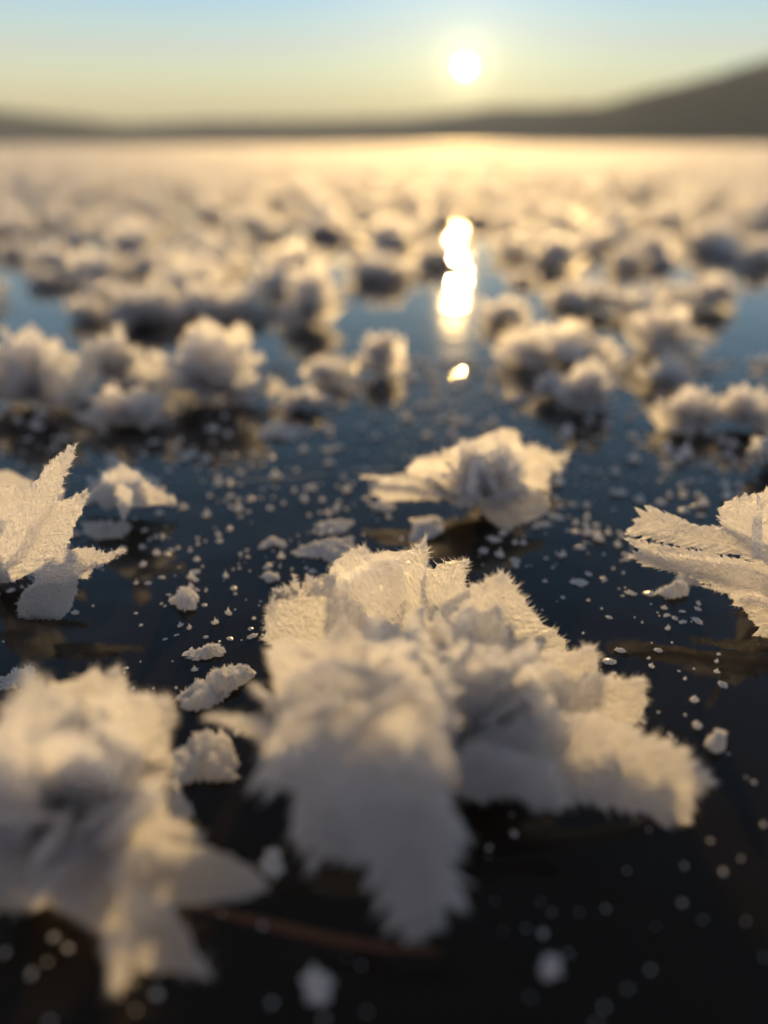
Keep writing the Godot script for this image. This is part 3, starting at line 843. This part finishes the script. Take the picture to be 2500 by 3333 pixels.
	tag(mi, "fine frost dust sprinkled over the black ice", "frost dust", "", "stuff")

func ice_beads() -> void:
	for b in [[1516, 1215, 0.0026, "clear ice bead throwing a bright glint towards the sun"], [1484, 1228, 0.0019, "smaller clear ice bead touching the bright one"], [1486, 960, 0.0016, "added ice dome catching the sun in the middle of the sun's streak"], [1480, 900, 0.0016, "added ice dome catching the sun at the far end of the sun's streak"], [1478, 850, 0.0014, "added ice dome catching the sun just beyond the far end of the sun's streak"]]:  # those in the sun's streak are invented domes, added to brighten it
		var v := PackedVector3Array()
		var nn := PackedVector3Array()
		var idx := PackedInt32Array()
		var r: float = b[2]
		var R := 0.03
		for k in 9:
			for q in 32:
				var rr := r * k / 8.0
				var p := Vector3(cos(TAU * q / 32) * rr, sqrt(R * R - rr * rr) - sqrt(R * R - r * r), sin(TAU * q / 32) * rr)
				v.append(p)
				nn.append(Vector3(p.x, sqrt(R * R - rr * rr), p.z).normalized())
		for k in 8:
			for q in 32:
				var a := k * 32 + q
				var c := k * 32 + (q + 1) % 32
				idx.append_array(PackedInt32Array([a, a + 32, c, c, a + 32, c + 32]))
		var arr := []
		arr.resize(Mesh.ARRAY_MAX)
		arr[Mesh.ARRAY_VERTEX] = v
		arr[Mesh.ARRAY_NORMAL] = nn
		arr[Mesh.ARRAY_INDEX] = idx
		var am := ArrayMesh.new()
		am.add_surface_from_arrays(Mesh.PRIMITIVE_TRIANGLES, arr)
		var o := inst(am, "ice_bead", M.bead, self)
		o.position = ground(b[0], b[1]) + Vector3(0, 0.00003, 0)
		o.rotation_degrees.x = -2.5
		tag(o, b[3], "ice bead")

func cracks() -> void:
	var rng := RandomNumberGenerator.new()
	rng.seed = 88
	for q in [[[540, 1562], [1290, 1532], "faint hairline crack running to the needle blade of the sparkling flower"]]:
		var a := ground(q[0][0], q[0][1])
		var b := ground(q[1][0], q[1][1])
		var c := (a + b) * 0.5
		var side := Vector3(-(b - a).z, 0, (b - a).x).normalized()
		var v := PackedVector3Array()
		var idx := PackedInt32Array()
		for k in 41:
			var p := a.lerp(b, k / 40.0) - c + side * (0.0016 * sin(k * 0.11) + 0.00008 * rng.randfn())
			var w := 0.00004 * rng.randf_range(0.2, 1.6)
			v.append_array(PackedVector3Array([p - side * w, p + Vector3(0, 0.00006, 0), p + side * w]))
			if k < 40:
				var n := k * 3
				idx.append_array(PackedInt32Array([n, n + 3, n + 1, n + 1, n + 3, n + 4, n + 1, n + 4, n + 2, n + 2, n + 4, n + 5]))
		var o := inst(to_mesh(v, idx), "ice_crack", M.grain, self)
		o.position = c + Vector3(0, 0.00001, 0)
		tag(o, q[2], "crack")

func forest() -> void:
	var rng := RandomNumberGenerator.new()
	rng.seed = 404
	var st := SurfaceTool.new()
	st.begin(Mesh.PRIMITIVE_TRIANGLES)
	for k in 3:
		var cone := CylinderMesh.new()
		cone.top_radius = 0.0
		cone.bottom_radius = 0.22 - 0.05 * k
		cone.height = 0.5
		cone.radial_segments = 7
		cone.rings = 0
		st.append_from(cone, 0, Transform3D(Basis(), Vector3(0, 0.25 + 0.26 * k, 0)))
	var mm := MultiMesh.new()
	mm.transform_format = MultiMesh.TRANSFORM_3D
	mm.mesh = st.commit()
	mm.instance_count = 9000
	for k in 9000:
		var px := rng.randf_range(-500, 3000)
		var d := ray(px, skyline(px))
		var flat := Vector2(d.x, d.z).length()
		var far := lerpf(2600.0, 1500.0, smoothstep(1300.0, 2300.0, px))
		var t := pow(rng.randf(), 0.8) * 1.05
		var up := 0.0
		for w in HILL.size() - 1:
			if t >= HILL[w][0]: up = lerpf(HILL[w][1], HILL[w + 1][1], (t - HILL[w][0]) / (HILL[w + 1][0] - HILL[w][0]))
		var p := Vector3(d.x, 0, d.z) / flat * far * (1.0 + 0.35 * t)
		p.y = far * 1.35 * d.y / flat * up * 0.95 - 1.0
		var h := rng.randf_range(9, 19)
		mm.set_instance_transform(k, Transform3D(Basis(Vector3.UP, rng.randf() * TAU).scaled(Vector3(h, h, h)), p))
	var mi := MultiMeshInstance3D.new()
	mi.name = "forest"
	mi.multimesh = mm
	mi.material_override = M.tree
	add_child(mi)
	tag(mi, "dark conifer forest covering the hills of the far shore", "forest", "", "stuff")

func reed() -> void:
	var pts := [[600, 2945], [700, 2968], [820, 2995], [960, 3030], [1100, 3060], [1250, 3082], [1400, 3094], [1440, 3096]]
	var hw := [0.0001, 0.0002, 0.0003, 0.0004, 0.0004, 0.0003, 0.0002, 0.0001]
	var v := PackedVector3Array()
	var idx := PackedInt32Array()
	var c := ground(1000, 3040)
	for k in pts.size():
		var p := ground(pts[k][0], pts[k][1]) - c
		var q := ground(pts[mini(k + 1, pts.size() - 1)][0], pts[mini(k + 1, pts.size() - 1)][1]) - ground(pts[maxi(k - 1, 0)][0], pts[maxi(k - 1, 0)][1])
		var s := Vector3(-q.z, 0, q.x).normalized()
		for j in 7:
			var a := PI * j / 6.0
			v.append(p + s * cos(a) * hw[k] + Vector3(0, 0.00002 + sin(a) * hw[k] * 0.35, 0))
	for k in pts.size() - 1:
		for j in 6:
			var a := k * 7 + j
			idx.append_array(PackedInt32Array([a, a + 1, a + 7, a + 1, a + 8, a + 7]))
	var o := inst(to_mesh(v, idx), "reed_blade", M.reed, self)
	o.position = c
	tag(o, "thin reddish-brown reed blade lying on the ice between the two largest flowers", "reed", "")

# ------------------------------------------------------------------ scene
func _ready() -> void:
	var cam := Camera3D.new()
	cam.name = "camera"
	var ca := CameraAttributesPhysical.new()
	ca.frustum_focal_length = 12.0 / (1666.5 / FOCAL_PX)     # 24 mm high frame
	ca.frustum_focus_distance = 0.082
	ca.frustum_near = 0.004
	ca.frustum_far = 20000.0
	ca.exposure_aperture = 5.7
	cam.attributes = ca
	add_child(cam)
	cam.position = Vector3(0, CAM_H, 0)
	cam.rotation_degrees = Vector3(-PITCH, 0, 0)
	cam.fov = rad_to_deg(2.0 * atan(1666.5 / FOCAL_PX))
	cam.near = 0.004
	cam.far = 20000.0
	cam.current = true

	sun_dir = ray(1514, 218).normalized()
	var sun := DirectionalLight3D.new()
	sun.name = "sun"
	add_child(sun)
	sun.basis = Basis.looking_at(-sun_dir.rotated(Vector3.RIGHT, deg_to_rad(3.4)))
	sun.light_color = Color(1.0, 0.82, 0.53)
	sun.light_energy = 1.6
	sun.light_angular_distance = 0.5
	sun.shadow_enabled = true

	var env := Environment.new()
	env.background_mode = Environment.BG_SKY
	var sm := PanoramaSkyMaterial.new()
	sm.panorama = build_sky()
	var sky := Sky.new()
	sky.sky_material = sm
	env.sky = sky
	env.fog_enabled = true
	env.fog_density = 0.00017
	env.fog_light_color = Color(0.90, 0.95, 1.0)
	env.tonemap_mode = Environment.TONE_MAPPER_LINEAR
	env.tonemap_exposure = 1.28
	env.background_energy_multiplier = 1.1
	env.sdfgi_enabled = true
	env.ssao_enabled = true
	env.ssil_enabled = true
	var we := WorldEnvironment.new()
	we.name = "environment"
	we.environment = env
	add_child(we)

	fine.noise_type = FastNoiseLite.TYPE_SIMPLEX_SMOOTH
	fine.frequency = 0.05
	fine.fractal_octaves = 3
	fine.seed = 12
	materials()
	build_ice()
	build_snow()
	build_hills()
	forest()
	make_leaves()
	hero_centre()
	hero_lower_left()
	hero_spear()
	hero_fan()
	hero_middle()
	hero_right()
	middle_flowers()
	far_flowers()
	flakes()
	cracks()
	ice_beads()
	reed()
	grains()
